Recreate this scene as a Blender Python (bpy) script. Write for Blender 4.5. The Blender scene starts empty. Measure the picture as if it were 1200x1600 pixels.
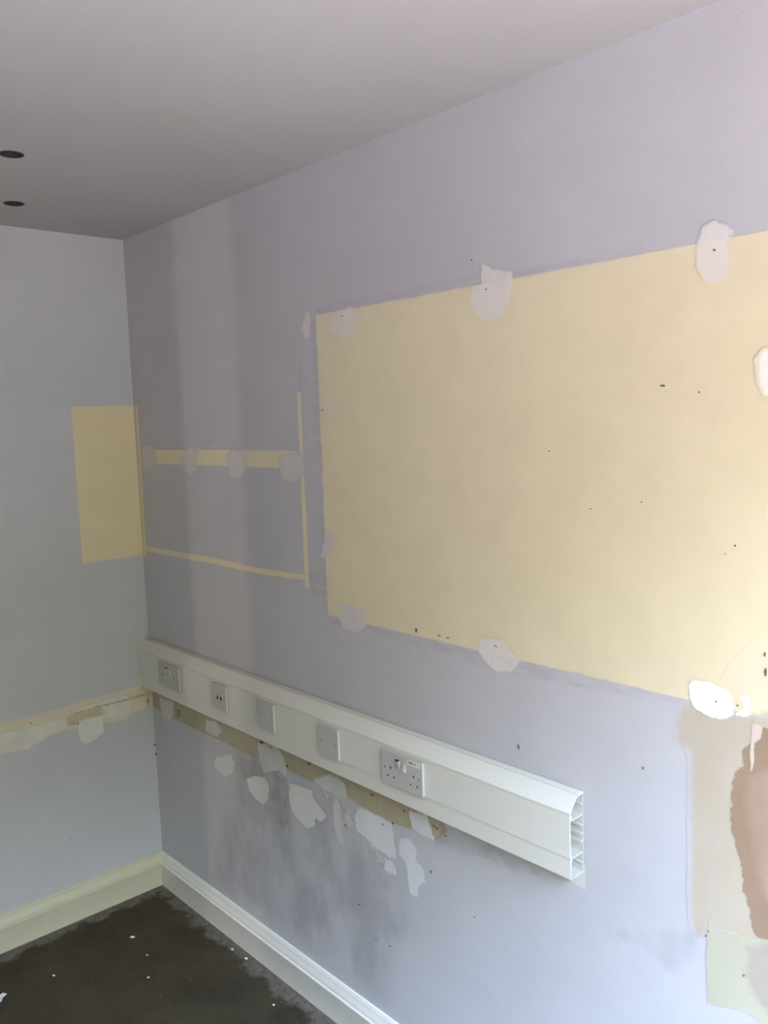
import bpy, bmesh, math, random
import numpy as np
from mathutils import Vector, Matrix, noise
from mathutils.geometry import delaunay_2d_cdt

random.seed(4)
SC = bpy.context.scene
COL = SC.collection
# room: the far corner is the origin, wall_right is the plane y=0 (x grows towards the viewer),
# wall_left is the plane x=0 (y is negative inside the room), floor z=0
H = 2.421
WX = 3.05         # window wall
BY = -3.4         # wall behind the viewer

# ------------------------------------------------------------------ camera
def set_camera():
    f, yaw, pit, rol = 1323.62, 0.73566, -0.10814, -0.03374
    fw = Vector((-math.cos(yaw)*math.cos(pit), math.sin(yaw)*math.cos(pit), math.sin(pit)))
    r = fw.cross(Vector((0, 0, 1))).normalized(); u = r.cross(fw)
    c, s = math.cos(rol), math.sin(rol)
    r2 = c*r + s*u; u2 = -s*r + c*u
    m = Matrix((r2, u2, -fw)).transposed().to_4x4()
    m.translation = Vector((2.9161, -1.4249, 1.7511))
    cd = bpy.data.cameras.new('camera'); cam = bpy.data.objects.new('camera', cd)
    cd.sensor_fit = 'VERTICAL'; cd.sensor_height = 24.0; cd.lens = f/1600*24.0
    cd.clip_start = 0.02
    cam.matrix_world = m; COL.objects.link(cam); SC.camera = cam
set_camera()

# ------------------------------------------------------------------ light and exposure
SC.view_settings.view_transform = 'Standard'
SC.view_settings.look = 'None'
SC.view_settings.gamma = 1.0
SC.view_settings.use_curve_mapping = False
SC.view_settings.exposure = 0.0
SC.cycles.max_bounces = 10
SC.cycles.diffuse_bounces = 8
SC.cycles.transparent_max_bounces = 16

WIN_Y0, WIN_Y1, WIN_Z0, WIN_Z1 = (-1.9, -0.08, 0.08, 2.3)
w = bpy.data.worlds.new('world'); SC.world = w; w.use_nodes = True
nt = w.node_tree; nt.nodes.clear()
tc = nt.nodes.new('ShaderNodeTexCoord'); sp = nt.nodes.new('ShaderNodeSeparateXYZ')
rp = nt.nodes.new('ShaderNodeValToRGB'); mr = nt.nodes.new('ShaderNodeMapRange')
bg = nt.nodes.new('ShaderNodeBackground'); wo = nt.nodes.new('ShaderNodeOutputWorld')
mr.inputs['From Min'].default_value = -1; mr.inputs['From Max'].default_value = 1
nt.links.new(tc.outputs['Generated'], sp.inputs[0]); nt.links.new(sp.outputs['Z'], mr.inputs['Value'])
nt.links.new(mr.outputs[0], rp.inputs[0]); nt.links.new(rp.outputs[0], bg.inputs[0]); nt.links.new(bg.outputs[0], wo.inputs[0])
els = rp.color_ramp.elements
STOPS = [(0, (2.5, 2.2, 2.7)), (.2, (1.6, 1.4, 1.65)), (.42, (.39, .37, .30)), (.62, (.40, .39, .31)), (.70, (.7, .74, .72)), (.76, (3.1, 3.6, 4.2)), (.85, (4.7, 6.4, 10.0)), (1.0, (4.7, 6.4, 10.0))]     # position 0 = straight down, .5 = horizon, 1 = zenith
els[0].position, els[0].color = STOPS[0][0], STOPS[0][1]+(1,)
els[1].position, els[1].color = STOPS[-1][0], STOPS[-1][1]+(1,)
for p_, c_ in STOPS[1:-1]:
    e = els.new(p_); e.color = c_+(1,)
bg.inputs['Strength'].default_value = 6.0

def area(name, loc, direction, sx, sy, power, color, portal=False):
    d = bpy.data.lights.new(name, 'AREA'); d.shape = 'RECTANGLE'; d.size = sx; d.size_y = sy
    d.energy = power; d.color = color
    if portal: d.cycles.is_portal = True
    o = bpy.data.objects.new(name, d); o.location = loc
    o.rotation_euler = Vector(direction).to_track_quat('-Z', 'Z').to_euler()
    COL.objects.link(o); return o
area('window_portal', (WX+0.02, (WIN_Y0+WIN_Y1)/2, (WIN_Z0+WIN_Z1)/2), (-1, 0, 0),
     abs(WIN_Y1-WIN_Y0), WIN_Z1-WIN_Z0, 1, (1, 1, 1), True)
# added unseen lamp, throws the upright light band through the slit in the back wall
area('slit_band_lamp', (0.53, -10.0, 1.3), (0, 1, 0), 0.10, 2.6, 75, (1.0, 0.84, 0.76))

# ------------------------------------------------------------------ materials
def newmat(name):
    m = bpy.data.materials.new(name); m.use_nodes = True
    n = m.node_tree; b = n.nodes['Principled BSDF']; return m, n, b
def N(n, t, **k):
    x = n.nodes.new(t)
    for a, v in k.items(): setattr(x, a, v)
    return x
def noise_tex(n, scale, detail=4, rough=.55, vec=None):
    t = N(n, 'ShaderNodeTexNoise'); t.inputs['Scale'].default_value = scale
    t.inputs['Detail'].default_value = detail; t.inputs['Roughness'].default_value = rough
    if vec: n.links.new(vec, t.inputs['Vector'])
    return t
def mixc(n, fac, a, b):
    m = N(n, 'ShaderNodeMix', data_type='RGBA')
    for s, v in ((0, fac), (6, a), (7, b)):
        if isinstance(v, (tuple, list, float, int)):
            m.inputs[s].default_value = (v if s == 0 else tuple(v)+((1,) if len(v) == 3 else ()))
        else: n.links.new(v, m.inputs[s])
    return m.outputs[2]
def mapr(n, v, a, b, c=0., d=1., smooth=False):
    m = N(n, 'ShaderNodeMapRange'); m.interpolation_type = 'SMOOTHSTEP' if smooth else 'LINEAR'
    n.links.new(v, m.inputs['Value'])
    for i, x in zip(('From Min', 'From Max', 'To Min', 'To Max'), (a, b, c, d)): m.inputs[i].default_value = x
    return m.outputs[0]
def mathn(n, op, a, b=None):
    m = N(n, 'ShaderNodeMath', operation=op)
    for i, v in enumerate((a, b)):
        if v is None: continue
        if isinstance(v, (int, float)): m.inputs[i].default_value = v
        else: n.links.new(v, m.inputs[i])
    return m.outputs[0]
def bump(n, b, h, strength, dist):
    u = N(n, 'ShaderNodeBump'); u.inputs['Strength'].default_value = strength; u.inputs['Distance'].default_value = dist
    n.links.new(h, u.inputs['Height']); n.links.new(u.outputs[0], b.inputs['Normal'])

def paint_col(n, co, c, var):
    t = noise_tex(n, 2.2, 5, .6, co); t2 = noise_tex(n, 14, 4, .6, co)
    lo = tuple(v*(1-var) for v in c); hi = tuple(min(1, v*(1+var)) for v in c)
    c1 = mixc(n, mapr(n, t.outputs[0], .35, .65, 0, 1, True), lo, hi)
    return mixc(n, mapr(n, t2.outputs[0], .4, .7, 0, .35), c1, lo)
def paint(name, c, var=.06, rough=.6, spec=.3, mott=None, stip=1.0):
    m, n, b = newmat(name)
    co = N(n, 'ShaderNodeTexCoord').outputs['Object']
    c2 = paint_col(n, co, c, var)
    n.links.new(c2, b.inputs['Base Color'])
    b.inputs['Roughness'].default_value = rough; b.inputs['Specular IOR Level'].default_value = spec
    s = noise_tex(n, 260, 3, .6, co); bump(n, b, s.outputs[0], .35*stip, .0012)
    return m
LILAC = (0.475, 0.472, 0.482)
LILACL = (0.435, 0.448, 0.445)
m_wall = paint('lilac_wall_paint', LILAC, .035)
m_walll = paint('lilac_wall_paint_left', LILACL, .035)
m_ceil = paint('ceiling_paint', (0.345, 0.345, 0.31), .02, .8, .2, None, .6)
m_skirt = paint('skirting_gloss', (0.68, 0.67, 0.6), .03, .35, .4, None, .15)
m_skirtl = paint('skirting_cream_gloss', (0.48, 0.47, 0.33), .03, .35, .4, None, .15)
m_trunk = paint('trunking_plastic', (0.62, 0.615, 0.545), .01, .38, .4, None, .05)
m_trunk_in = paint('trunking_inner_plastic', (.47, .48, .44), .02, .45, .4, None, .05)
m_plate = paint('plate_plastic', (0.44, 0.44, 0.41), .01, .3, .45, None, .02)
m_label = paint('label_paper', (.66, .65, .56), .01, .6, .2, None, .02)
m_dark = paint('dark_recess', (.006, .005, .005), .05, .8, .1, None, .1)
m_can = paint('lamp_housing_dark', (.035, .032, .029), .05, .7, .2, None, .1)
m_ink = paint('ink', (.03, .03, .025), .05, .6, .1, None, .1)
m_mark = paint('mark', (.13, .11, .09), .2, .8, .1, None, .3)
m_steel = paint('screw_metal', (.035, .034, .03), .05, .5, .3, None, .05)
m_chip = paint('plaster_chip', (.72, .70, .66), .05, .8, .2)

def floor_mat():
    m, n, b = newmat('floor_screed')
    co = N(n, 'ShaderNodeTexCoord').outputs['Object']
    s = N(n, 'ShaderNodeSeparateXYZ'); n.links.new(co, s.inputs[0])
    t1 = noise_tex(n, 5, 6, .6, co); t2 = noise_tex(n, 38, 5, .7, co); t3 = noise_tex(n, 11, 5, .65, co)
    base = mixc(n, mapr(n, t1.outputs[0], .35, .7), (0.031, 0.025, 0.013), (0.052, 0.043, 0.024))
    base = mixc(n, mapr(n, t2.outputs[0], .5, .75, 0, .3), base, (.068, .058, .042))
    # dusty border left along the skirtings
    dl = mathn(n, 'SUBTRACT', s.outputs['X'], .018)
    dr = mathn(n, 'MULTIPLY', mathn(n, 'ADD', s.outputs['Y'], .018), -1.0)
    nn = mathn(n, 'MULTIPLY', mathn(n, 'SUBTRACT', t3.outputs[0], .5), .16)
    d = mathn(n, 'ADD', mathn(n, 'MINIMUM', dl, dr), nn)
    edge = mapr(n, d, .026, .058, .85, 0.0, True)
    dustc = mixc(n, mapr(n, t2.outputs[0], .35, .65), (.085, .074, .056), (.16, .145, .115))
    base = mixc(n, edge, base, dustc)
    # fine pale grit
    v = N(n, 'ShaderNodeTexVoronoi'); v.inputs['Scale'].default_value = 55; n.links.new(co, v.inputs['Vector'])
    g = mapr(n, v.outputs['Distance'], .04, .07, 1, 0)
    g = mathn(n, 'MULTIPLY', g, mapr(n, noise_tex(n, 23, 2, .5, co).outputs[0], .56, .62))
    base = mixc(n, g, base, (.20, .185, .15))
    n.links.new(base, b.inputs['Base Color']); b.inputs['Roughness'].default_value = .85
    b.inputs['Specular IOR Level'].default_value = .25
    bump(n, b, t2.outputs[0], .6, .004)
    return m
m_floor = floor_mat()

# patch materials: colour, edge softness (m), raggedness (m), noise scale, opacity low/high, streak
PM = {
 'cream': ((.70, .63, .425), .0010, .0018, 90, 1, 1),
 'creamL': ((.62, .55, .34), .0012, .0014, 90, 1, 1),
 'creamL2': ((.58, .53, .37), .004, .003, 60, .8, 1),
 'cream3': ((.45, .43, .31), .0015, .004, 60, .9, 1),
 'olive': ((.40, .35, .22), .0015, .0016, 90, .8, 1),
 'olive2': ((.42, .38, .25), .003, .003, 60, .7, 1, (22, 22, 12), (.58, .53, .37)),
 'brown': ((.24, .19, .11), .002, .002, 60, .6, .9, (22, 22, 12), (.40, .35, .22)),
 'crack': ((.24, .19, .11), .001, .0014, 90, .2, .85, (60, 60, 60), (.60, .54, .37)),
 'smearlilac': ((.40, .385, .43), .006, .004, 45, .0, .6, (14, 14, 60)),
 'filler': ((.62, .62, .57), .0007, .0034, 60, .9, 1),
 'filler2': ((.58, .57, .52), .0014, .0040, 60, .6, .95),
 'filler3': ((.62, .60, .48), .003, .003, 60, .5, .95),
 'filler4': ((.60, .62, .53), .0012, .002, 60, .8, 1),
 'fillerw': ((.64, .65, .64), .0007, .0050, 75, .85, 1),
 'fillerw2': ((.62, .59, .57), .0012, .0032, 60, .85, 1),
 'fillerthin': ((.66, .65, .64), .002, .006, 90, .1, .8),
 'fillersoft': ((.68, .65, .61), .0035, .0036, 45, .75, 1),
 'fillersoft2': ((.62, .59, .55), .0035, .0040, 45, .55, .95),
 'fillerfaint': ((.66, .61, .55), .005, .003, 50, .3, .6),
 'putty': ((.60, .58, .52), .0006, .0004, 60, 1, 1),
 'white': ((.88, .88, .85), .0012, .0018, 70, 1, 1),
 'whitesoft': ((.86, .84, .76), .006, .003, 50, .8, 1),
 'peach': ((.76, .60, .44), .025, .006, 20, .5, .8),
 'beige': ((.46, .40, .30), .012, .004, 50, .85, 1),
 'plaster': ((.29, .20, .13), .0008, .004, 60, .9, 1, (9, 9, 5), (.46, .40, .30)),
 'plaster2': ((.38, .28, .21), .016, .006, 40, .4, 1, (9, 9, 5), (.29, .20, .13)),
 'streak': ((.60, .50, .42), .0015, .0015, 60, .7, 1, (22, 22, 12), (.47, .41, .32)),
 'pinkgrey': ((.35, .29, .26), .010, .006, 40, .6, 1, (9, 9, 5), (.45, .43, .31)),
 'greytri': ((.44, .45, .45), .014, .006, 30, .03, .13, (9, 9, 5)),
 'grey_soft': ((.36, .35, .33), .060, .016, 9, .02, .24, (7, 7, 4)),
 'grey_soft2': ((.34, .33, .31), .014, .008, 30, .05, .24, (14, 14, 9)),
}
def under_rect(n, co, side):
    """colour of the wall below a patch: wall paint, or the old cream paint inside the large rectangle"""
    base = paint_col(n, co, LILAC if side == 'R' else LILACL, .035)
    if side == 'L': return base
    s = N(n, 'ShaderNodeSeparateXYZ'); n.links.new(co, s.inputs[0])
    m = mathn(n, 'MULTIPLY', mathn(n, 'GREATER_THAN', s.outputs['X'], 1.0962), mathn(n, 'GREATER_THAN', s.outputs['Z'], 1.2186))
    m = mathn(n, 'MULTIPLY', m, mathn(n, 'LESS_THAN', s.outputs['Z'], 2.0357))
    return mixc(n, m, base, patch_col(n, co, PM['cream'][0]))
def patch_col(n, co, c):
    t3 = noise_tex(n, 9, 4, .6, co)
    return mixc(n, mapr(n, t3.outputs[0], .35, .65), tuple(v*.95 for v in c), c)
def patch_mat(key, side):
    c, soft, amp, sc, olo, ohi = PM[key][:6]
    m, n, b = newmat('patch_'+key)
    co = N(n, 'ShaderNodeTexCoord').outputs['Object']
    at = N(n, 'ShaderNodeAttribute', attribute_name='edge_distance')
    t = noise_tex(n, sc, 6, .68, co)
    sd = mathn(n, 'ADD', at.outputs['Fac'], mathn(n, 'MULTIPLY', mathn(n, 'SUBTRACT', t.outputs[0], .5), amp*6))
    al = mapr(n, sd, -soft, soft, 0, 1, True)
    mp = N(n, 'ShaderNodeMapping'); mp.inputs['Scale'].default_value = PM[key][6] if len(PM[key]) > 6 else (22, 22, 12)
    n.links.new(co, mp.inputs[0]); t2 = noise_tex(n, 1.0, 5, .62, mp.outputs[0])
    op = mapr(n, t2.outputs[0], .35, .65, olo, ohi, True)
    al = mathn(n, 'MULTIPLY', al, op)
    if key in ('grey_soft', 'grey_soft2', 'greytri', 'fillerthin'):   # thin films: the wall shows through
        n.links.new(patch_col(n, co, c), b.inputs['Base Color']); n.links.new(al, b.inputs['Alpha'])
        b.inputs['Roughness'].default_value = .6; b.inputs['Specular IOR Level'].default_value = .3
        s = noise_tex(n, 260, 3, .6, co); bump(n, b, s.outputs[0], .35, .0012)
        return m
    und = PM[key][7] if len(PM[key]) > 7 else None
    und = under_rect(n, co, side) if und is None else patch_col(n, co, und)
    n.links.new(mixc(n, al, und, patch_col(n, co, c)), b.inputs['Base Color'])
    n.links.new(mathn(n, 'GREATER_THAN', al, .03), b.inputs['Alpha'])
    b.inputs['Roughness'].default_value = .6; b.inputs['Specular IOR Level'].default_value = .3
    s = noise_tex(n, 260, 3, .6, co); bump(n, b, s.outputs[0], .35, .0012)
    return m

# ------------------------------------------------------------------ mesh helpers
def link(name, me, mat=None, parent=None, **props):
    o = bpy.data.objects.new(name, me)
    if mat is not None and me is not None: me.materials.append(mat)
    COL.objects.link(o)
    if parent: o.parent = parent
    for k, v in props.items(): o[k] = v
    return o
def mesh_of(name, bm, smooth=False):
    me = bpy.data.meshes.new(name); bmesh.ops.recalc_face_normals(bm, faces=bm.faces)
    bm.to_mesh(me); bm.free()
    if smooth:
        for p in me.polygons: p.use_smooth = True
    return me
def add_box(bm, x0, x1, y0, y1, z0, z1, bev=0):
    r = bmesh.ops.create_cube(bm, size=1)
    vs = r['verts']
    for v in vs: v.co = Vector(((x0+x1)/2+v.co.x*(x1-x0), (y0+y1)/2+v.co.y*(y1-y0), (z0+z1)/2+v.co.z*(z1-z0)))
    if bev:
        es = list({e for v in vs for e in v.link_edges})
        bmesh.ops.bevel(bm, geom=es, offset=bev, segments=2, affect='EDGES', profile=.5)
def box_obj(name, dims, mat, parent=None, bev=0, **props):
    bm = bmesh.new(); add_box(bm, *dims, bev=bev)
    return link(name, mesh_of(name, bm), mat, parent, **props)
def extrude_profile(bm, pts, fn, a, b):
    """closed profile pts [(p,q)], swept between a and b; fn(s,p,q)->xyz"""
    va = [bm.verts.new(fn(a, p, q)) for p, q in pts]; vb = [bm.verts.new(fn(b, p, q)) for p, q in pts]
    n = len(pts)
    for i in range(n): bm.faces.new((va[i], va[(i+1) % n], vb[(i+1) % n], vb[i]))
    bm.faces.new(va[::-1]); bm.faces.new(vb)
def holed_prism(bm, outer, holes, fn, d0, d1):
    """outline with holes, thickness d0..d1; fn(d,p,q)->xyz. The holes stay open through the slab"""
    co = []; edges = []
    for lp in [outer]+holes:
        s = len(co); co += [Vector(p) for p in lp]; k = len(lp)
        edges += [(s+i, s+(i+1) % k) for i in range(k)]
    vo, eo, fo, *_ = delaunay_2d_cdt(co, edges, [], 0, 1e-7)
    def inside(p, poly):
        c = False; j = len(poly)-1
        for i in range(len(poly)):
            a, b = poly[i], poly[j]
            if (a[1] > p[1]) != (b[1] > p[1]) and p[0] < (b[0]-a[0])*(p[1]-a[1])/(b[1]-a[1])+a[0]: c = not c
            j = i
        return c
    A = [bm.verts.new(fn(d0, v[0], v[1])) for v in vo]; B = [bm.verts.new(fn(d1, v[0], v[1])) for v in vo]
    for f in fo:
        cx = sum(vo[i][0] for i in f)/len(f); cz = sum(vo[i][1] for i in f)/len(f)
        if not inside((cx, cz), outer) or any(inside((cx, cz), h) for h in holes): continue
        bm.faces.new([A[i] for i in f]); bm.faces.new([B[i] for i in reversed(f)])
    for f in [e for e in bm.edges if e.is_boundary]: pass
    # side walls
    bnd = [e for e in bm.edges if e.is_boundary]
    ai = {v: i for i, v in enumerate(A)}
    for e in bnd:
        u, v = e.verts
        if u in ai and v in ai:
            bm.faces.new((A[ai[u]], A[ai[v]], B[ai[v]], B[ai[u]]))
    bmesh.ops.delete(bm, geom=[v for v in bm.verts if not v.link_faces], context='VERTS')
def rrect(x0, x1, z0, z1, r, k=5):
    P = []
    for cx, cz, a0 in ((x1-r, z1-r, 0), (x0+r, z1-r, 90), (x0+r, z0+r, 180), (x1-r, z0+r, 270)):
        for i in range(k+1):
            a = math.radians(a0+90*i/k); P.append((cx+r*math.cos(a), cz+r*math.sin(a)))
    return P
def circ(cx, cz, r, k=20): return [(cx+r*math.cos(2*math.pi*i/k), cz+r*math.sin(2*math.pi*i/k)) for i in range(k)]
def empty(name, loc, **props):
    o = bpy.data.objects.new(name, None); o.location = loc; o.empty_display_size = .05; COL.objects.link(o)
    for k, v in props.items(): o[k] = v
    return o
def adopt(o, root):
    o.parent = root; o.matrix_parent_inverse = Matrix.Translation(-root.location); return o

# ------------------------------------------------------------------ room shell
T = .15
wall_right = box_obj('wall_right', (-T, WX+T, 0, T, -.02, H+.02), m_wall, kind='structure')
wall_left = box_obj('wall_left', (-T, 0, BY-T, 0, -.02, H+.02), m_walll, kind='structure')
floor = box_obj('floor', (-T, WX+T, BY-T, T, -.1, 0), m_floor, kind='structure')
# ceiling slab with the round cut-outs of the recessed lights
LIGHTS = [(.746, -.638, .0265), (.292, -.477, .0265)]
bm = bmesh.new()
holed_prism(bm, [(-T, BY-T), (WX+T, BY-T), (WX+T, T), (-T, T)], [circ(x, y, r, 28) for x, y, r in LIGHTS],
            lambda d, p, q: (p, q, d), H, H+.06)
ceiling = link('ceiling', mesh_of('ceiling', bm), m_ceil, kind='structure')
box_obj('ceiling_void_boards', (-T, WX+T, BY-T, T, H+.13, H+.15), m_dark, ceiling)
# window wall with its opening
bm = bmesh.new()
holed_prism(bm, [(BY-T, -.02), (T, -.02), (T, H+.02), (BY-T, H+.02)], [[(WIN_Y0, WIN_Z0), (WIN_Y1, WIN_Z0), (WIN_Y1, WIN_Z1), (WIN_Y0, WIN_Z1)]],
            lambda d, p, q: (d, p, q), WX, WX+T)
wall_window = link('wall_window', mesh_of('wall_window', bm), m_wall, kind='structure')
bm = bmesh.new()
fy = .045
for a in ((WIN_Y0, WIN_Y1, WIN_Z0, WIN_Z0+fy), (WIN_Y0, WIN_Y1, WIN_Z1-fy, WIN_Z1), (WIN_Y0, WIN_Y0+fy, WIN_Z0, WIN_Z1), (WIN_Y1-fy, WIN_Y1, WIN_Z0, WIN_Z1)):
    add_box(bm, WX+.06, WX+.11, *a)
link('window_1', mesh_of('window_1', bm), m_skirt, kind='structure')
# wall behind the viewer with a slit added to shape the upright light band
bm = bmesh.new()
holed_prism(bm, [(-T, -.02), (WX+T, -.02), (WX+T, H+.02), (-T, H+.02)], [[(.415, .03), (.645, .03), (.645, 2.35), (.415, 2.35)]],
            lambda d, p, q: (p, d, q), BY-.08, BY)
wall_back = link('wall_back', mesh_of('wall_back', bm), m_wall, kind='structure')

# skirting boards
PROF = [(0, 0), (.0180, 0), (.0185, .004), (.0185, .0800), (.0200, .0835), (.0198, .0865), (.0178, .0885), (.0145, .0893), (.0140, .0912), (.0158, .0935),
        (.0150, .098), (.0125, .1045), (.0100, .1100), (.0088, .1150), (.0084, .1180), (.0064, .1186), (.0066, .1215), (.0050, .1245), (0, .1262)]
def skirting(name, mat, side):
    bm = bmesh.new(); pts = PROF
    if side == 'R':
        L_ = WX; sw = [(0, 1)]
        va = [bm.verts.new((p, -p, q)) for p, q in pts]; vb = [bm.verts.new((L_, -p, q)) for p, q in pts]
    else:
        va = [bm.verts.new((p, -p, q)) for p, q in pts]; vb = [bm.verts.new((p, BY, q)) for p, q in pts]
    n = len(pts)
    for i in range(n): bm.faces.new((va[i], va[(i+1) % n], vb[(i+1) % n], vb[i]))
    bm.faces.new(va[::-1]); bm.faces.new(vb)
    o = link(name, mesh_of(name, bm, True), mat, kind='structure')
    o.data.set_sharp_from_angle(angle=math.radians(38)); return o
skirting('baseboard_right', m_skirt, 'R')
skirting('baseboard_left', m_skirtl, 'L')

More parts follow.
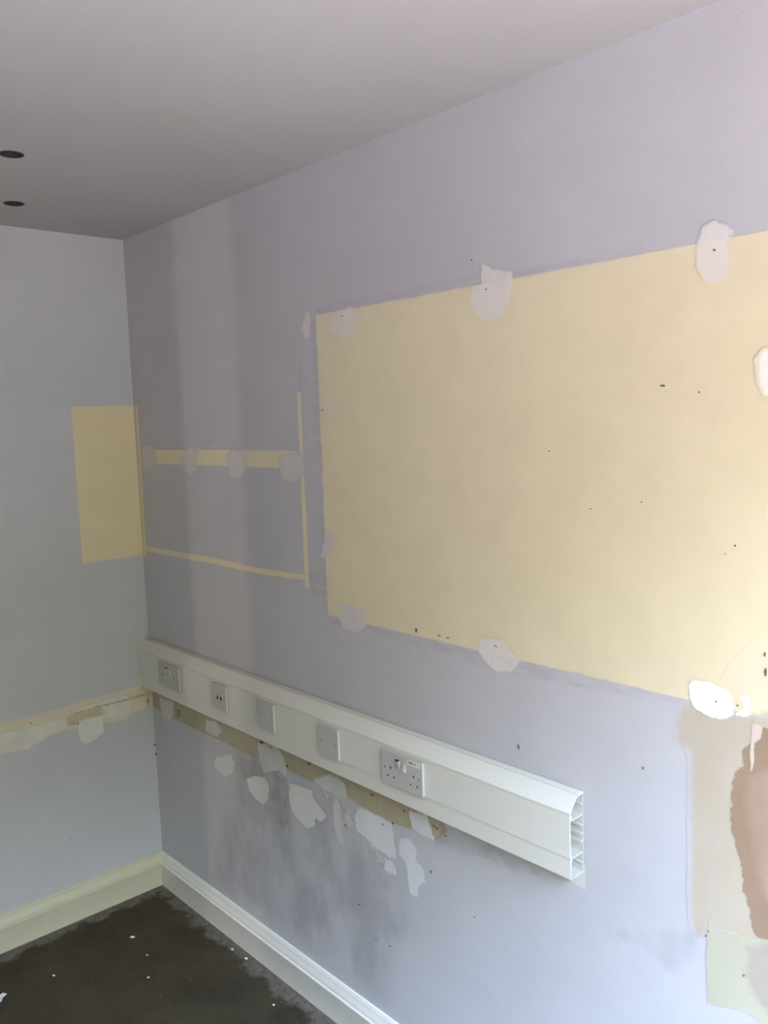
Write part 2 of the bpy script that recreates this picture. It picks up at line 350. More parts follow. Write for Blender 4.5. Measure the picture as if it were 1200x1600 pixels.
# ------------------------------------------------------------------ filler, old paint and plaster on the walls
PATCHES = [
    ('old_paint_panel', 'R', 'cream', 1, 'large cream rectangle of old paint where a board hung', [(1.0962,1.2186),(2.78,1.2186),(2.78,2.0357),(1.0962,2.0357)]),
    ('old_paint_panel', 'L', 'creamL', 1, 'small cream rectangle of old paint beside the room corner', [(-0.2311,1.283),(-0.0005,1.283),(-0.0005,1.8337),(-0.2311,1.8337)]),
    ('old_paint_strip', 'R', 'cream', 1, 'horizontal cream strip of old paint below the ceiling corner', [(0.045,1.673),(0.583,1.674),(0.986,1.672),(0.996,1.649),(1.001,1.626),(0.777,1.623),(0.559,1.625),(0.127,1.623),(0.039,1.624)]),
    ('old_paint_strip', 'R', 'cream', 2, 'thin upright cream line beside the large cream rectangle', [(0.998,1.836),(1.016,1.835),(1.014,1.61),(1.018,1.502),(1.015,1.284),(0.997,1.282),(0.997,1.409),(0.999,1.645),(0.999,1.77)]),
    ('old_paint_strip', 'R', 'cream', 1, 'thin sloping cream line under the horizontal cream strip', [(0.027,1.319),(0.363,1.32),(0.527,1.321),(0.749,1.315),(1.008,1.321),(1.007,1.306),(0.748,1.297),(0.525,1.301),(0.36,1.3),(0.024,1.299)]),
    ('old_paint_strip', 'R', 'cream', 1, None, [(0.013,1.835),(0.034,1.828),(0.027,1.283),(0.006,1.278)]),
    ('brush_smear', 'R', 'smearlilac', 1, None, [(1.011,1.928),(1.026,1.927),(1.022,1.835),(1.001,1.835)]),
    ('brush_smear', 'R', 'smearlilac', 1, None, [(1.021,1.329),(1.103,1.342),(1.101,1.266),(1.022,1.261)]),
    ('brush_smear', 'R', 'smearlilac', 1, 'darker lilac brush marks above the large cream rectangle', [(1.088,2.037),(1.117,2.057),(1.414,2.056),(1.582,2.058),(1.73,2.055),(1.924,2.051),(2.063,2.049),(2.063,2.035),(1.923,2.035),(1.73,2.034),(1.581,2.033),(1.413,2.032)]),
    ('brush_smear', 'R', 'smearlilac', 1, 'darker lilac brush marks below the large cream rectangle', [(1.098,1.221),(1.252,1.223),(1.422,1.22),(1.672,1.218),(1.976,1.22),(2.155,1.219),(2.157,1.205),(1.976,1.194),(1.746,1.185),(1.509,1.191),(1.224,1.196),(1.105,1.197)]),
    ('brush_smear', 'R', 'smearlilac', 1, 'darker lilac edge left of the large cream rectangle', [(1.07,2.025),(1.098,2.027),(1.103,1.681),(1.095,1.22),(1.069,1.226),(1.078,1.646)]),
    ('old_paint_strip', 'R', 'olive', 1, 'olive cream strip of bare wall under the white trunking', [(0.014,0.813),(0.001,0.703),(0.113,0.688),(0.209,0.694),(0.348,0.692),(0.491,0.695),(0.605,0.691),(0.737,0.694),(0.865,0.704),(0.964,0.706),(1.147,0.707),(1.202,0.702),(1.301,0.695),(1.361,0.698),(1.411,0.705),(1.462,0.703),(1.5,0.705),(1.532,0.741),(1.516,0.776),(1.306,0.803),(0.705,0.811),(0.305,0.816)]),
    ('filler_patch', 'R', 'filler2', 2, None, [(0.056,0.748),(0.17,0.757),(0.153,0.697),(0.105,0.661),(0.068,0.682)]),
    ('filler_patch', 'R', 'filler2', 2, None, [(0.393,0.742),(0.461,0.754),(0.495,0.734),(0.464,0.704),(0.388,0.702)]),
    ('stain', 'R', 'brown', 3, None, [(0.186,0.734),(0.21,0.74),(0.211,0.712),(0.186,0.701)]),
    ('filler_patch', 'R', 'filler', 2, 'small angular filler patch, leftmost under the trunking', [(0.443,0.623),(0.544,0.663),(0.565,0.638),(0.545,0.595),(0.495,0.573),(0.451,0.583),(0.427,0.594)]),
    ('filler_patch', 'R', 'filler', 2, 'rounded filler patch tapering to the bottom', [(0.631,0.603),(0.685,0.63),(0.74,0.644),(0.763,0.617),(0.752,0.574),(0.721,0.547),(0.678,0.555),(0.646,0.571)]),
    ('filler_patch', 'R', 'filler2', 2, None, [(0.706,0.748),(0.806,0.767),(0.851,0.736),(0.864,0.698),(0.853,0.676),(0.827,0.693),(0.781,0.675),(0.738,0.66),(0.719,0.684)]),
    ('filler_patch', 'R', 'filler', 3, 'broad filler patch with a ragged tail', [(0.875,0.664),(0.931,0.673),(0.987,0.675),(0.986,0.657),(1.021,0.637),(1.05,0.62),(1.027,0.594),(0.994,0.595),(0.992,0.568),(0.953,0.549),(0.894,0.567),(0.875,0.585),(0.868,0.62)]),
    ('filler_patch', 'R', 'filler2', 3, 'narrow upright streak of filler', [(1.085,0.672),(1.114,0.675),(1.119,0.614),(1.124,0.559),(1.105,0.561),(1.089,0.591),(1.083,0.631)]),
    ('filler_patch', 'R', 'filler2', 2, None, [(0.999,0.712),(1.027,0.728),(1.073,0.752),(1.13,0.75),(1.141,0.74),(1.15,0.704),(1.096,0.696),(1.046,0.699),(1.008,0.705)]),
    ('filler_patch', 'R', 'fillerthin', 2, None, [(1.016,0.696),(1.113,0.692),(1.163,0.693),(1.195,0.668),(1.172,0.614),(1.137,0.62),(1.111,0.672),(1.05,0.672)]),
    ('filler_patch', 'R', 'fillerw', 3, 'largest filler patch under the double socket', [(1.202,0.695),(1.234,0.7),(1.278,0.696),(1.331,0.698),(1.337,0.665),(1.343,0.63),(1.341,0.596),(1.304,0.599),(1.26,0.605),(1.229,0.614),(1.203,0.617),(1.182,0.632),(1.181,0.665)]),
    ('filler_patch', 'R', 'fillerthin', 2, None, [(1.229,0.606),(1.266,0.614),(1.275,0.585),(1.303,0.583),(1.294,0.563),(1.258,0.564),(1.238,0.575)]),
    ('filler_patch', 'R', 'fillerw', 3, None, [(1.3,0.584),(1.326,0.588),(1.34,0.576),(1.344,0.554),(1.319,0.551),(1.299,0.554)]),
    ('filler_patch', 'R', 'fillerw', 3, 'long filler smear running down to a point', [(1.359,0.657),(1.381,0.674),(1.403,0.673),(1.423,0.654),(1.421,0.621),(1.451,0.613),(1.45,0.579),(1.428,0.558),(1.42,0.528),(1.396,0.523),(1.386,0.567),(1.385,0.593),(1.366,0.612),(1.357,0.619)]),
    ('filler_patch', 'R', 'fillerw', 3, 'bright filler patch touching the trunking below its right half', [(1.401,0.75),(1.464,0.764),(1.489,0.704),(1.446,0.702),(1.413,0.706),(1.407,0.719)]),
    ('bare_patch', 'R', 'putty', 1, 'bare putty coloured strip below the open trunking end', [(1.738,0.813),(1.897,0.805),(1.934,0.809),(1.934,0.754),(1.897,0.76),(1.736,0.762)]),
    ('filler_patch', 'R', 'fillerw2', 3, 'narrow filler patch left of the large cream rectangle top', [(1.058,2.052),(1.076,2.03),(1.067,1.98),(1.044,1.979),(1.033,2.005)]),
    ('filler_patch', 'R', 'fillersoft', 3, 'round filler patch on the top left corner of the cream rectangle', [(1.201,2.032),(1.242,2.039),(1.268,2.02),(1.256,1.983),(1.204,1.964),(1.161,1.988),(1.15,2.022)]),
    ('filler_patch', 'R', 'fillerfaint', 3, None, [(1.114,1.803),(1.169,1.813),(1.171,1.767),(1.118,1.747),(1.1,1.769)]),
    ('filler_patch', 'R', 'fillerw2', 3, 'filler patch on the left edge of the cream rectangle', [(1.107,1.454),(1.14,1.448),(1.139,1.425),(1.102,1.379),(1.074,1.377),(1.087,1.408)]),
    ('filler_patch', 'R', 'fillerw2', 3, 'filler patch on the bottom left corner of the cream rectangle', [(1.142,1.252),(1.189,1.264),(1.251,1.256),(1.262,1.218),(1.222,1.191),(1.165,1.19),(1.145,1.217)]),
    ('filler_patch', 'R', 'fillersoft', 3, 'filler patch on the bottom edge of the cream rectangle', [(1.654,1.247),(1.726,1.257),(1.747,1.233),(1.772,1.22),(1.746,1.189),(1.702,1.18),(1.674,1.192),(1.651,1.215)]),
    ('filler_patch', 'R', 'fillersoft', 3, 'large round filler patch on the top edge of the cream rectangle', [(1.683,2.08),(1.713,2.061),(1.765,2.049),(1.764,2.026),(1.758,1.991),(1.737,1.962),(1.699,1.954),(1.661,1.974),(1.647,2.001),(1.652,2.029),(1.68,2.033)]),
    ('filler_patch', 'R', 'fillersoft', 3, 'filler patch with a screw plug near the right edge', [(2.183,2.061),(2.199,2.069),(2.226,2.059),(2.237,2.045),(2.229,2.033),(2.229,1.975),(2.209,1.967),(2.186,1.972),(2.172,1.998),(2.176,2.039)]),
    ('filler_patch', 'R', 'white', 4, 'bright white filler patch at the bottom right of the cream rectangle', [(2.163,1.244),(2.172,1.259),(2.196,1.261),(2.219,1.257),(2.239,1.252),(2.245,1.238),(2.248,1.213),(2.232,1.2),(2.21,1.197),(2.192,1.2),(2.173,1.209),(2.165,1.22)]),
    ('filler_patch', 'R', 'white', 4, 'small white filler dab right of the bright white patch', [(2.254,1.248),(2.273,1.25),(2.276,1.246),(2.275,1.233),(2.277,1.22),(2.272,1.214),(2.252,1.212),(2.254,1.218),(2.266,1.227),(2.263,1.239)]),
    ('filler_patch', 'R', 'whitesoft', 4, None, [(2.281,1.83),(2.289,1.844),(2.313,1.845),(2.324,1.829),(2.325,1.777),(2.295,1.77),(2.284,1.79)]),  # soft-edged white spot, built the same way as the filler patches
    ('filler_patch', 'R', 'fillersoft2', 3, None, [(0.053,1.689),(0.117,1.689),(0.158,1.641),(0.105,1.604),(0.05,1.598),(0.046,1.64)]),
    ('filler_patch', 'R', 'fillersoft2', 3, None, [(0.351,1.663),(0.405,1.684),(0.458,1.68),(0.421,1.644),(0.425,1.611),(0.394,1.589),(0.344,1.605),(0.331,1.639)]),
    ('filler_patch', 'R', 'fillersoft2', 3, None, [(0.612,1.656),(0.658,1.677),(0.718,1.665),(0.725,1.622),(0.686,1.588),(0.632,1.597)]),
    ('filler_patch', 'R', 'fillersoft2', 3, None, [(0.895,1.657),(0.946,1.665),(1.009,1.661),(1.018,1.628),(1.001,1.597),(0.949,1.583),(0.912,1.594)]),
    ('peach_stain', 'R', 'peach', 2, None, [(2.228,1.244),(2.251,1.29),(2.284,1.33),(2.347,1.375),(2.351,1.199),(2.24,1.194)]),
    ('skim_band', 'R', 'beige', 2, 'beige skim band fading into the lilac paint', [(2.142,1.182),(2.151,1.202),(2.173,1.211),(2.24,1.208),(2.307,1.228),(2.401,1.234),(2.409,0.847),(2.291,0.798),(2.208,0.779),(2.18,0.764),(2.17,0.795),(2.169,0.887),(2.169,1.09),(2.168,1.124),(2.138,1.135)]),
    ('bare_plaster', 'R', 'plaster', 3, 'bare pinkish brown plaster with a ragged left edge', [(2.3,1.202),(2.293,1.18),(2.277,1.168),(2.264,1.155),(2.266,1.124),(2.252,1.105),(2.245,1.073),(2.244,1.017),(2.251,0.982),(2.265,0.935),(2.268,0.896),(2.283,0.844),(2.291,0.814),(2.314,0.815),(2.41,0.801),(2.401,1.234)]),
    ('bare_plaster', 'R', 'plaster2', 4, None, [(2.273,1.103),(2.309,1.131),(2.402,1.169),(2.408,0.892),(2.335,0.86),(2.307,0.896),(2.287,0.971),(2.274,1.038)]),
    ('filler_patch', 'R', 'streak', 4, None, [(2.281,1.204),(2.298,1.202),(2.295,1.182),(2.284,1.168),(2.283,1.123),(2.279,1.115),(2.279,1.163)]),
    ('torn_paper_patch', 'R', 'cream3', 3, 'pale cream patch with a torn lower edge at the bottom right', [(2.204,0.801),(2.22,0.798),(2.291,0.804),(2.41,0.824),(2.413,0.663),(2.317,0.609),(2.303,0.65),(2.276,0.665),(2.228,0.644),(2.204,0.641),(2.201,0.725)]),
    ('bare_plaster', 'R', 'pinkgrey', 4, None, [(2.28,0.787),(2.314,0.809),(2.41,0.824),(2.413,0.652),(2.333,0.667),(2.31,0.685),(2.287,0.704),(2.275,0.735)]),
    ('grey_smear', 'R', 'greytri', 2, None, [(1.988,0.682),(2.025,0.707),(2.183,0.774),(2.178,0.739),(2.151,0.677),(2.124,0.664),(2.061,0.692)]),
    ('grey_smear', 'R', 'grey_soft', 1, 'soft darker grey area between trunking and skirting', [(0.6,0.676),(0.868,0.701),(1.083,0.678),(1.219,0.631),(1.343,0.532),(1.388,0.444),(1.275,0.17),(1.167,0.172),(0.792,0.16),(0.365,0.163),(0.519,0.452)]),  # soft grey film that darkens the lower wall
    ('grey_smear', 'R', 'grey_soft2', 2, None, [(0.588,0.673),(0.713,0.697),(0.866,0.68),(0.871,0.528),(0.784,0.498),(0.735,0.541),(0.758,0.606),(0.707,0.632),(0.612,0.604)]),
    ('grey_smear', 'R', 'grey_soft2', 2, 'grey scuffs on the wall below the trunking right end', [(1.515,0.751),(1.66,0.758),(1.808,0.746),(1.736,0.724),(1.598,0.708),(1.491,0.696)]),
    ('old_paint_strip', 'L', 'creamL2', 1, 'cream band of old paint running to the trunking', [(-0.671,0.779),(-0.551,0.783),(-0.413,0.782),(-0.241,0.791),(-0.051,0.795),(-0.001,0.802),(-0.001,0.678),(-0.001,0.705),(-0.076,0.698),(-0.115,0.676),(-0.189,0.687),(-0.327,0.699),(-0.391,0.696),(-0.469,0.67),(-0.56,0.677),(-0.679,0.691)]),
    ('filler_patch', 'L', 'filler3', 2, 'pale filler spread along the left end of the cream band', [(-0.673,0.754),(-0.512,0.746),(-0.427,0.743),(-0.326,0.747),(-0.331,0.707),(-0.391,0.698),(-0.469,0.672),(-0.559,0.681),(-0.678,0.699)]),
    ('filler_patch', 'L', 'filler3', 2, None, [(-0.313,0.765),(-0.219,0.771),(-0.121,0.778),(-0.084,0.761),(-0.082,0.722),(-0.102,0.692),(-0.2,0.704),(-0.221,0.739),(-0.292,0.743)]),
    ('stain', 'L', 'olive2', 3, None, [(-0.326,0.75),(-0.244,0.754),(-0.196,0.751),(-0.194,0.719),(-0.246,0.721),(-0.29,0.707),(-0.326,0.713)]),
    ('filler_patch', 'L', 'filler4', 4, 'rounded pale filler patch hanging below the cream band', [(-0.291,0.719),(-0.246,0.721),(-0.199,0.716),(-0.198,0.658),(-0.229,0.64),(-0.267,0.63),(-0.287,0.652)]),
    ('stain', 'L', 'crack', 4, None, [(-0.309,0.755),(-0.22,0.757),(-0.11,0.756),(-0.097,0.76),(-0.025,0.757),(-0.026,0.752),(-0.093,0.749),(-0.11,0.749),(-0.22,0.751),(-0.31,0.75)]),
    ('stain', 'L', 'crack', 4, None, [(-0.03,0.763),(-0.012,0.756),(-0.014,0.727),(-0.013,0.704),(-0.024,0.702),(-0.025,0.729),(-0.023,0.749)]),
]
MATS = {k: patch_mat(k, 'L' if k in ('creamL', 'creamL2', 'filler3', 'filler4', 'olive2', 'crack') else 'R') for k in PM}
def sdf(poly, X, Z):
    P = np.array(poly); n = len(P); d = np.full(X.shape, 1e9); ins = np.zeros(X.shape, bool)
    for i in range(n):
        a = P[i]; b = P[(i+1) % n]; e = b-a; w0 = X-a[0]; w1 = Z-a[1]
        t = np.clip((w0*e[0]+w1*e[1])/max(e@e, 1e-12), 0, 1)
        d = np.minimum(d, np.hypot(w0-e[0]*t, w1-e[1]*t))
        c = (a[1] > Z) != (b[1] > Z)
        with np.errstate(divide='ignore', invalid='ignore'):
            xi = e[0]*(Z-a[1])/(e[1] if abs(e[1]) > 1e-12 else 1e-12)+a[0]
        ins ^= c & (X < xi)
    return np.where(ins, d, -d)
def patch(name, side, key, layer, label, poly, idx):
    soft, amp = PM[key][1], PM[key][2]
    mg = soft+amp*1.6
    P = np.array(poly); lo = P.min(0)-mg; hi = P.max(0)+mg
    big = max(hi-lo)
    st = .0025 if big < .2 else .004 if big < .5 else .006
    lim = (0.0006, WX-.001) if side == 'R' else (BY+.001, -.0006)
    lo[0] = max(lo[0], lim[0]); hi[0] = min(hi[0], lim[1])
    gx = np.linspace(lo[0], hi[0], max(3, int((hi[0]-lo[0])/st)+1)); gz = np.linspace(lo[1], hi[1], max(3, int((hi[1]-lo[1])/st)+1))
    if name == 'old_paint_panel' and len(gx)*len(gz) > 4000:  # straight sides: fine cells only by the edges
        def lines(a, b, p0, p1, s):
            v = np.concatenate([np.arange(a, p0+.03, s), np.linspace(p0+.03, p1-.03, 24), np.arange(p1-.03, b+s, s)]); v = np.unique(np.round(v, 5)); return v[(v >= a-1e-6) & (v <= b+1e-6)]
        gx = lines(lo[0], hi[0], P[:, 0].min(), P[:, 0].max(), .0035); gz = lines(lo[1], hi[1], P[:, 1].min(), P[:, 1].max(), .0035)
    X, Z = np.meshgrid(gx, gz, indexing='ij'); D = sdf(poly, X, Z)
    thick = .00012+.000014*RANK[idx]
    rise = np.clip((D+mg)/(mg*1.5+.004), 0, 1)*.0003 if 'filler' in name else 0*D
    Y = thick+rise
    nx, nz = X.shape
    keep = D > -mg
    idn = -np.ones(X.size, int); faces = []
    for i in range(nx-1):
        for j in range(nz-1):
            if keep[i, j] or keep[i+1, j] or keep[i, j+1] or keep[i+1, j+1]:
                q = (i*nz+j, (i+1)*nz+j, (i+1)*nz+j+1, i*nz+j+1); faces.append(q if side == 'R' else q)
    used = np.unique(np.array(faces)); idn[used] = np.arange(len(used))
    xs, ys, zs, ds = X.ravel()[used], Y.ravel()[used], Z.ravel()[used], D.ravel()[used]
    vs = np.stack([xs, -ys, zs], 1) if side == 'R' else np.stack([ys, xs, zs], 1)
    me = bpy.data.meshes.new(name)
    me.from_pydata(vs.tolist(), [], idn[np.array(faces)].tolist())
    at = me.attributes.new('edge_distance', 'FLOAT', 'POINT'); at.data.foreach_set('value', ds.astype(np.float32))
    me.update()
    if me.polygons[0].normal.y > 0 if side == 'R' else me.polygons[0].normal.x < 0: me.flip_normals()
    for p in me.polygons: p.use_smooth = True
    o = link(name, me, MATS[key], wall_right if side == 'R' else wall_left)
    if label: o['label'] = label
RANK = {i: r for r, i in enumerate(sorted(range(len(PATCHES)), key=lambda i: (PATCHES[i][3], i)))}
for i, (nm, side, key, layer, label, poly) in enumerate(PATCHES):
    patch(nm, side, key, layer, label, poly, i)

# screw holes, chips and flecks in the wall surface (each an irregular shallow blob)
def mark(name, side, a, z, ra, rz, parent, off=.0024):
    bm = bmesh.new(); k = 9
    ring = [(a+ra*math.cos(2*math.pi*i/k)*random.uniform(.7, 1.15), z+rz*math.sin(2*math.pi*i/k)*random.uniform(.7, 1.15)) for i in range(k)]
    f = (lambda p, d, q: (p, -d, q)) if side == 'R' else (lambda p, d, q: (d, p, q))
    v0 = [bm.verts.new(f(p, .0002, q)) for p, q in ring]; v1 = [bm.verts.new(f(a+(p-a)*.8, off, z+(q-z)*.8)) for p, q in ring]
    for i in range(k): bm.faces.new((v0[i], v0[(i+1) % k], v1[(i+1) % k], v1[i]))
    bm.faces.new(v1)
    link(name, mesh_of(name, bm), m_mark, parent)
for a, z, ra, rz in [(2.109, 1.796, 0.0057, 0.0018), (2.179, 1.781, 0.0018, 0.0011), (1.447, 1.233, 0.0034, 0.0057), (1.553, 1.232, 0.0052, 0.0011), (1.526, 1.233, 0.0042, 0.0008), (1.953, 1.562, 0.0015, 0.0013), (1.854, 1.676, 0.0016, 0.0013), (2.066, 1.581, 0.0013, 0.0012), (2.247, 1.514, 0.0011, 0.0017), (2.229, 1.498, 0.0011, 0.0011), (1.618, 0.557, 0.002, 0.0017), (1.762, 1.02, 0.0014, 0.0067), (2.069, 1.061, 0.0013, 0.0032), (1.137, 0.622, 0.0043, 0.0029), (1.474, 0.615, 0.0035, 0.0035), (1.488, 0.742, 0.0034, 0.0034), (1.499, 0.739, 0.0033, 0.0034), (1.529, 0.73, 0.0033, 0.0025), (1.382, 0.745, 0.0024, 0.0035), (1.297, 0.68, 0.0038, 0.0027), (1.336, 0.695, 0.0037, 0.0027), (0.866, 0.716, 0.005, 0.0041), (0.98, 0.757, 0.0063, 0.004), (1.257, 0.749, 0.0066, 0.0027), (0.732, 0.755, 0.0109, 0.0043), (0.781, 0.754, 0.0071, 0.0021), (2.205, 2.02, 0.0023, 0.0021), (2.215, 1.228, 0.0018, 0.0023), (1.208, 2.02, 0.0025, 0.0016), (1.694, 2.023, 0.0027, 0.0013), (1.703, 1.238, 0.0028, 0.0015), (1.699, 1.24, 0.0019, 0.0015), (1.11, 1.783, 0.0028, 0.0026), (0.528, 1.701, 0.003, 0.0015), (1.654, 2.091, 0.0019, 0.0013), (2.301, 1.331, 0.0016, 0.0045), (2.303, 1.302, 0.0021, 0.0057), (2.303, 1.295, 0.0016, 0.0028), (2.255, 1.23, 0.0017, 0.0018), (2.2, 0.773, 0.0019, 0.0025), (2.272, 0.729, 0.0024, 0.0019), (1.185, 0.406, 0.0028, 0.0029), (1.251, 0.333, 0.0027, 0.002), (1.309, 0.339, 0.0039, 0.0028), (2.205, 0.784, 0.0012, 0.0019)]:
    mark('wall_mark', 'R', a, z, max(ra, .0011), max(rz, .0011), wall_right)
for x, y, ra, rz in [(-0.002, 0.5518, 0.0065, 0.005), (-0.002, 0.5138, 0.0026, 0.006), (-0.2893, 0.714, 0.0035, 0.0035), (-0.3434, 0.2981, 0.0022, 0.0024), (-0.4519, 0.7584, 0.0021, 0.0033)]:
    mark('wall_mark', 'L', y if x == -.002 and abs(y) < .0 else x, y, ra, rz, wall_left)

# ------------------------------------------------------------------ dado trunking
XE = 1.931; D = .0495; ZB, ZT = .7945, .9695
tr = empty('cable_trunking', (XE/2, -.0005, ZB), label='white three compartment cable trunking with sloped top, open at its right end', category='trunking')
XS = .010
def sweep(name, profiles, mat, x0=XS, x1=XE, smooth=False):
    bm = bmesh.new()
    for pr in profiles: extrude_profile(bm, pr, lambda s, p, q: (s, -p, q), x0, x1)
    return adopt(link(name, mesh_of(name, bm), mat), tr)
def rc(y0, y1, z0, z1): return [(y0, z0), (y1, z0), (y1, z1), (y0, z1)]
Y0 = .0008
base = sweep('backplate', [rc(.0030, .0045, ZB, ZT-.002), rc(Y0, .0465, ZB, ZB+.002), rc(Y0, .020, ZT-.0035, ZT-.0015),
        rc(.0185, .020, ZT-.008, ZT-.0035), rc(.0035, .0440, .9205, .9227), rc(.0420, .0440, .9227, .9300), rc(.0035, .0440, .8385, .8407),
        rc(.0418, .0440, .8320, .8385), rc(.0445, .0465, ZB+.002, ZB+.009)], m_trunk_in)
base['label'] = 'trunking back channel with dividers'
sweep('rib', [rc(.0045, .0105, .8995, .9012), rc(.0090, .0105, .8995-.003, .8995)], m_trunk_in)
sweep('rib', [rc(.0045, .0105, .8810, .8827), rc(.0090, .0105, .8810-.003, .8810)], m_trunk_in)
sweep('rib', [rc(.0045, .0105, .8640, .8657), rc(.0090, .0105, .8640-.003, .8640)], m_trunk_in)
sweep('rib', [rc(.0045, .0100, .9440, .9455)], m_trunk_in)
sweep('rib', [rc(.0045, .0100, .8170, .8185)], m_trunk_in)
# top lip, sloped cover, flat cover, lower cover
sweep('top_lip', [[(Y0, ZT-.0015), (.0205, ZT-.0015), (.0205, ZT+.0006), (.0175, ZT+.0012), (Y0+.002, ZT+.0012)]], m_trunk)
sweep('sloped_cover', [[(.0225, ZT+.0004), (.0236, ZT+.0008), (D, .9380), (D, .9335), (D-.002, .9335), (D-.002, .9372), (.0225, ZT-.0018)],
                       rc(.0445, .0460, .9240, .9335)], m_trunk)
sweep('flat_cover', [rc(D-.0022, D, .8402, .9328), rc(.0445, D-.0022, .9290, .9305), rc(.0445, D-.0022, .8425, .8440)], m_trunk)
sweep('lower_cover', [[(D-.0046, ZB+.0010), (D-.0022, ZB), (D-.0016, .8394), (D-.0038, .8394)]], m_trunk)
def end_cap():
    bm = bmesh.new()
    pr = [(Y0, ZB-.002), (D+.0015, ZB-.002), (D+.0015, .9390), (.0255, ZT+.0040), (Y0, ZT+.0040)]
    extrude_profile(bm, pr, lambda s, p, q: (s, -p, q), .0006, .0070)
    pr2 = [(Y0, ZB+.0005), (D-.006, ZB+.0005), (D-.006, .9335), (.0225, ZT-.004), (Y0, ZT-.004)]
    extrude_profile(bm, pr2, lambda s, p, q: (s, -p, q), .0070, .0100)
    adopt(link('end_cap', mesh_of('end_cap', bm), m_trunk), tr)
end_cap()

# ------------------------------------------------------------------ plates on the trunking
def slab(name, outline, holes, d0, d1, mat, root, bevel=True, label=None):
    bm = bmesh.new(); holed_prism(bm, outline, holes, lambda d, p, q: (p, -d, q), d0, d1)
    o = adopt(link(name, mesh_of(name, bm), mat), root)
    if bevel:
        md = o.modifiers.new('bevel', 'BEVEL'); md.width = .0012; md.segments = 2; md.limit_method = 'ANGLE'; md.angle_limit = math.radians(50)
    if label: o['label'] = label
    return o
def rectp(cx, cz, w_, h_): return [(cx-w_/2, cz-h_/2), (cx+w_/2, cz-h_/2), (cx+w_/2, cz+h_/2), (cx-w_/2, cz+h_/2)]
PD = .0092
def screw(root, cx, cz):
    bm = bmesh.new()
    extrude_profile(bm, circ(cx, cz, .0022, 12), lambda s, p, q: (p, -s, q), D+.002, D+PD-.0004)
    adopt(link('screw', mesh_of('screw', bm), m_steel, None), root)
def double_socket(x0, z0, label):
    r = empty('double_socket', (x0+.073, -D, z0), label=label, category='socket')
    holes = []; pins = []
    for ox in (33.0, 115.2):
        pins += [(ox, 44.0, 4.2, 8.0), (ox-11.1, 21.6, 5.2, 4.4), (ox+11.1, 21.6, 5.2, 4.4)]
    for px, pz, pw, ph in pins: holes.append(rectp(x0+px/1000, z0+pz/1000, pw/1000, ph/1000))
    for px in (12.2, 134.5): holes.append(circ(x0+px/1000, z0+.041, .0024, 12))
    slab('faceplate', rrect(x0, x0+.146, z0, z0+.086, .005), holes, D+.0010, D+PD, m_plate, r)
    slab('back_frame', rrect(x0+.0008, x0+.1452, z0+.0008, z0+.0852, .005), [], D+.0001, D+.0009, m_dark, r, False)
    for px, pz, pw, ph in pins:
        box_obj_(r, 'pin_hole_shade', (x0+(px-pw/2)/1000, x0+(px+pw/2)/1000, -(D+PD-.0005), -(D+.0012), z0+(pz-ph/2)/1000, z0+(pz+ph/2)/1000), m_dark)  # black block fills each pin hole, standing in for the shade inside
    for px in (12.2, 134.5): screw(r, x0+px/1000, z0+.041)
    # two rocker switches, the left one pressed at the bottom (on), the right one off
    for px, tilt in ((62.0, 1), (83.0, -1)):
        bm = bmesh.new(); cx = x0+px/1000; cz = z0+.0595; hw = .0062; hh = .0115; d = D+PD
        t0, t1 = (.0055, .0012) if tilt > 0 else (.0012, .0055)
        pr = [(d-.0005, cz-hh), (d+t1, cz-hh), (d+.0032, cz), (d+t0, cz+hh), (d-.0005, cz+hh)]
        extrude_profile(bm, pr, lambda s, p, q: (s, -p, q), cx-hw, cx+hw)
        sw = adopt(link('rocker_switch', mesh_of('rocker_switch', bm), m_plate), r)
        md = sw.modifiers.new('bevel', 'BEVEL'); md.width = .0009; md.segments = 2
        bm = bmesh.new()
        add_box(bm, cx-hw*.8, cx+hw*.8, -(d+t0*.9+.0004), -(d+.0003), cz+hh-.0004, cz+hh+.0018)
        e_ = link('switch_mark', mesh_of('switch_mark', bm), m_ink if tilt > 0 else m_plate); adopt(e_, r)
    return r
def box_obj_(root, name, dims, mat, bev=0):
    bm = bmesh.new(); add_box(bm, *dims, bev=bev); return adopt(link(name, mesh_of(name, bm), mat), root)
near = double_socket(1.3655, .8405, 'white double socket nearest the open trunking end, with a small paper label')
# printed paper label stuck on the plate: print too small to read, kept as dark dashes
lx, lz, ld = 1.3655, .8405, D+PD
lab = box_obj_(near, 'label_strip', (lx+.0955, lx+.1385, -(ld+.0004), -(ld-.0001), lz+.0705, lz+.0825), m_label)
lab['label'] = 'small cream label strip'
bm = bmesh.new()
for a, b, h in ((0, 3.2, 3.2), (3.6, 6.6, 3.4), (7.0, 9.6, 3.0), (10.0, 12.6, 3.0), (13.0, 15.0, 2.6), (17.6, 20.2, 2.6), (20.7, 23.0, 2.6), (23.5, 25.0, 2.4), (29.0, 30.4, 3.0)):
    add_box(bm, lx+.101+a/1000, lx+.101+b/1000, -(ld+.0005), -(ld+.0003), lz+.0772-h/2000, lz+.0772+h/2000)
adopt(link('label_print', mesh_of('label_print', bm), m_ink), near)

far = double_socket(.1800, .8405, 'white double socket farthest left on the trunking, beside the room corner')

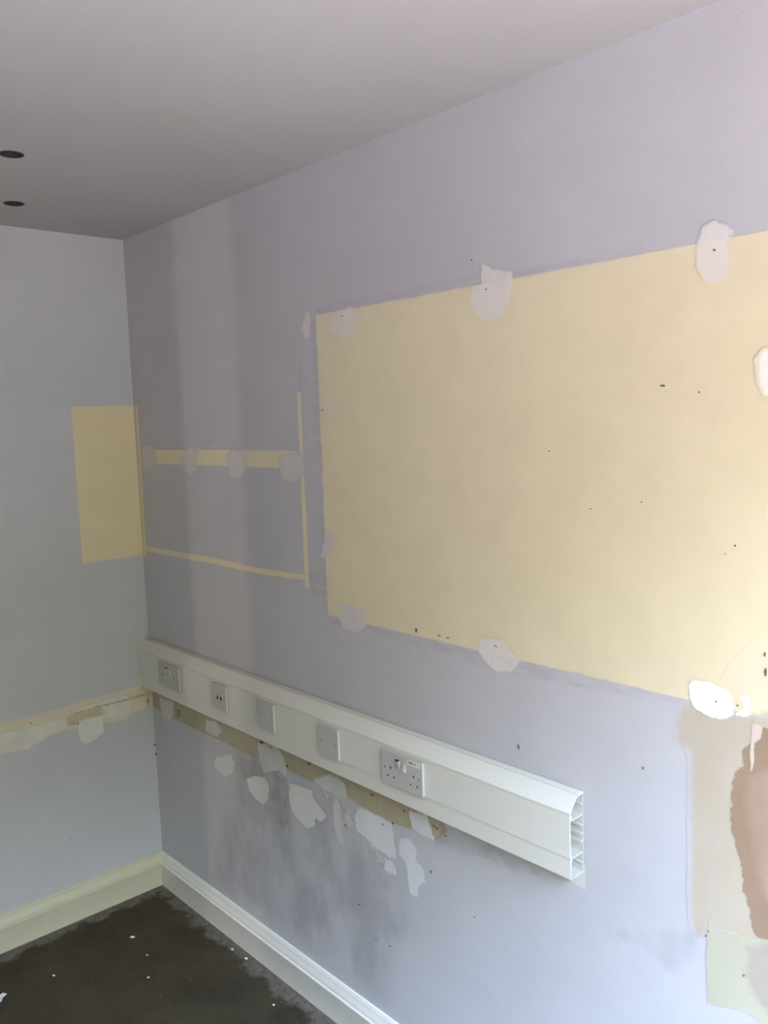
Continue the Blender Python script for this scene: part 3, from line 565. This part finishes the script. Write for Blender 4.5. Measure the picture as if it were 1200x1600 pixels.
def single_plate(name, x0, z0, label, cat, ports, group=None):
    r = empty(name, (x0+.043, -D, z0), label=label, category=cat)
    if group: r['group'] = group
    holes = [circ(x0+.0130, z0+.0425, .0024, 12), circ(x0+.0755, z0+.0425, .0024, 12)]
    if ports: holes += [rectp(x0+dx, z0+.041, .0085, .0125) for dx in (.0355, .0545)]
    slab('faceplate', rrect(x0, x0+.086, z0, z0+.086, .004), holes, D+.0010, D+PD, m_plate, r)
    slab('back_frame', rrect(x0+.0008, x0+.0852, z0+.0008, z0+.0852, .004), [], D+.0001, D+.0009, m_dark, r, False)
    for dx in (.0130, .0755): screw(r, x0+dx, z0+.0425)
    if ports:
        for dx in (.0355, .0545):
            box_obj_(r, 'port', (x0+dx-.00425, x0+dx+.00425, -(D+PD-.0006), -(D+.0012), z0+.03475, z0+.04725), m_dark)
        for dx in (.0355, .0545):
            box_obj_(r, 'port_icon', (x0+dx-.004, x0+dx+.004, -(D+PD+.0002), -(D+PD-.0001), z0+.0250, z0+.0262), m_steel)
single_plate('data_outlet', .5420, .8400, 'white square plate with two black data ports side by side', 'outlet', True)
single_plate('blank_plate', .8040, .8400, 'white blank plate right after the two-port plate', 'blanking plate', False, 'blank plates on the trunking')
single_plate('blank_plate', 1.1042, .8395, 'white blank plate just left of the labelled double socket', 'blanking plate', False, 'blank plates on the trunking')

# ------------------------------------------------------------------ recessed ceiling lights
for k, (x, y, r_) in enumerate(LIGHTS):
    root = empty('recessed_downlight', (x, y, H), category='ceiling light', group='recessed ceiling lights',
                 label=('dark round recessed ceiling light nearer the viewer', 'dark round recessed ceiling light nearer the left wall')[k])
    bm = bmesh.new(); s = 28
    rings = [(r_-.0012, H+.0005), (r_-.0012, H+.045), (r_*.55, H+.055)]
    prev = None
    for rr, z in rings:
        cur = [bm.verts.new((x+rr*math.cos(2*math.pi*i/s), y+rr*math.sin(2*math.pi*i/s), z)) for i in range(s)]
        if prev:
            for i in range(s): bm.faces.new((prev[i], prev[(i+1) % s], cur[(i+1) % s], cur[i]))
        prev = cur
    bm.faces.new(prev)
    adopt(link('housing', mesh_of('housing', bm, True), m_can), root)
    bm = bmesh.new(); pr = None; first = None
    for rr, z in [(r_-.0010, H+.0030), (r_-.0010, H-.0012), (r_+.0022, H-.0014), (r_+.0030, H-.0001)]:
        cur = [bm.verts.new((x+rr*math.cos(2*math.pi*i/s), y+rr*math.sin(2*math.pi*i/s), z)) for i in range(s)]
        if pr:
            for i in range(s): bm.faces.new((pr[i], pr[(i+1) % s], cur[(i+1) % s], cur[i]))
        pr = cur
    adopt(link('rim', mesh_of('rim', bm, True), m_steel), root)
    bm = bmesh.new()
    bmesh.ops.create_cone(bm, cap_ends=True, segments=20, radius1=.012, radius2=.018, depth=.02, matrix=Matrix.Translation((x, y, H+.035)))
    adopt(link('lamp_cap', mesh_of('lamp_cap', bm), m_mark), root)

# ------------------------------------------------------------------ debris on the floor
def chip(name, x, y, r, h, label, mat=m_chip, el=1.6, rot=.4, group=None):
    bm = bmesh.new(); bmesh.ops.create_icosphere(bm, subdivisions=2, radius=1)
    rnd = random.Random(int(x*1e4))
    off = Vector((rnd.random()*9, rnd.random()*9, 0))
    for v in bm.verts:
        n_ = 1+.35*noise.noise(v.co*1.4+off); v.co = Vector((v.co.x*n_*r*el, v.co.y*n_*r, (v.co.z*n_+.85)*h/2 if v.co.z > -.6 else 0))
    o = link(name, mesh_of(name, bm), mat, None, label=label, category='debris')
    zmin = min(v.co.z for v in o.data.vertices)
    for v in o.data.vertices: v.co.z -= zmin
    o.location = (x, y, 0.0003); o.rotation_euler.z = rot
    if group: o['group'] = group
chip('plaster_chip', .2529, -.255, .0052, .005, 'small white plaster chip alone on the dark floor near the corner', rot=.9)
chip('plaster_chip', .3824, -.2654, .0024, .003, 'tiny pale crumb on the floor beyond the brighter chip', group='tiny plaster crumbs')
chip('plaster_chip', .4927, -.3167, .0030, .004, 'pale crumb midway across the visible floor', group='tiny plaster crumbs')
chip('plaster_chip', .2633, -.5319, .0034, .004, 'pale crumb on the left part of the floor', group='tiny plaster crumbs')
chip('plaster_chip', .885, -.105, .0030, .004, 'pale crumb close to the right skirting at the bottom', group='tiny plaster crumbs')
chip('plaster_chip', .560, -.046, .0034, .004, 'pale crumb against the right skirting', group='tiny plaster crumbs')
chip('plaster_chip', .635, -.040, .0036, .004, 'flattened pale crumb in the dust by the right skirting', group='tiny plaster crumbs')
# torn scrap of white paper at the left edge
def scrap():
    out = [(0, 0), (.020, .006), (.016, .014), (.034, .016), (.022, .024), (.036, .034), (.016, .036), (.004, .030), (-.014, .034), (-.020, .016)]
    bm = bmesh.new()
    A = [bm.verts.new((p, q, .0006+.006*abs(math.sin(i*1.7)))) for i, (p, q) in enumerate(out)]
    B = [bm.verts.new((p, q, v.co.z+.0007)) for (p, q), v in zip(out, A)]
    c0 = bm.verts.new((.006, .018, .0006)); c1 = bm.verts.new((.006, .018, .0013)); n = len(out)
    for i in range(n):
        j = (i+1) % n; bm.faces.new((A[j], A[i], c0)); bm.faces.new((B[i], B[j], c1)); bm.faces.new((A[i], A[j], B[j], B[i]))
    o = link('paper_scrap', mesh_of('paper_scrap', bm), m_chip, None, label='torn white scrap lying on the dark floor at the left edge', category='debris')
    o.location = (.236, -.706, .0002); o.rotation_euler.z = -.9
scrap()
# loose grit swept along the skirtings
bm = bmesh.new(); rg = random.Random(8)
for i in range(420):
    s_ = rg.random()
    if rg.random() < .5: x, y = .03+abs(rg.gauss(0, .035)), -.03-s_*1.2
    else: x, y = .03+s_*1.4, -.024-abs(rg.gauss(0, .03))
    if rg.random() < .25: x, y = rg.uniform(.05, 1.3), rg.uniform(-1.1, -.04)
    r = rg.uniform(.0006, .0017)
    bmesh.ops.create_cone(bm, cap_ends=True, segments=5, radius1=r, radius2=r*.5, depth=r, matrix=Matrix.Translation((x, y, r*.5+.0002)) @ Matrix.Rotation(rg.random()*3, 4, 'Z'))
g = link('floor_grit', mesh_of('floor_grit', bm), m_grit if 'm_grit' in globals() else paint('grit', (.20, .18, .145), .2, .9, .1), None, kind='stuff',
         label='fine pale grit scattered on the dark floor', category='grit')
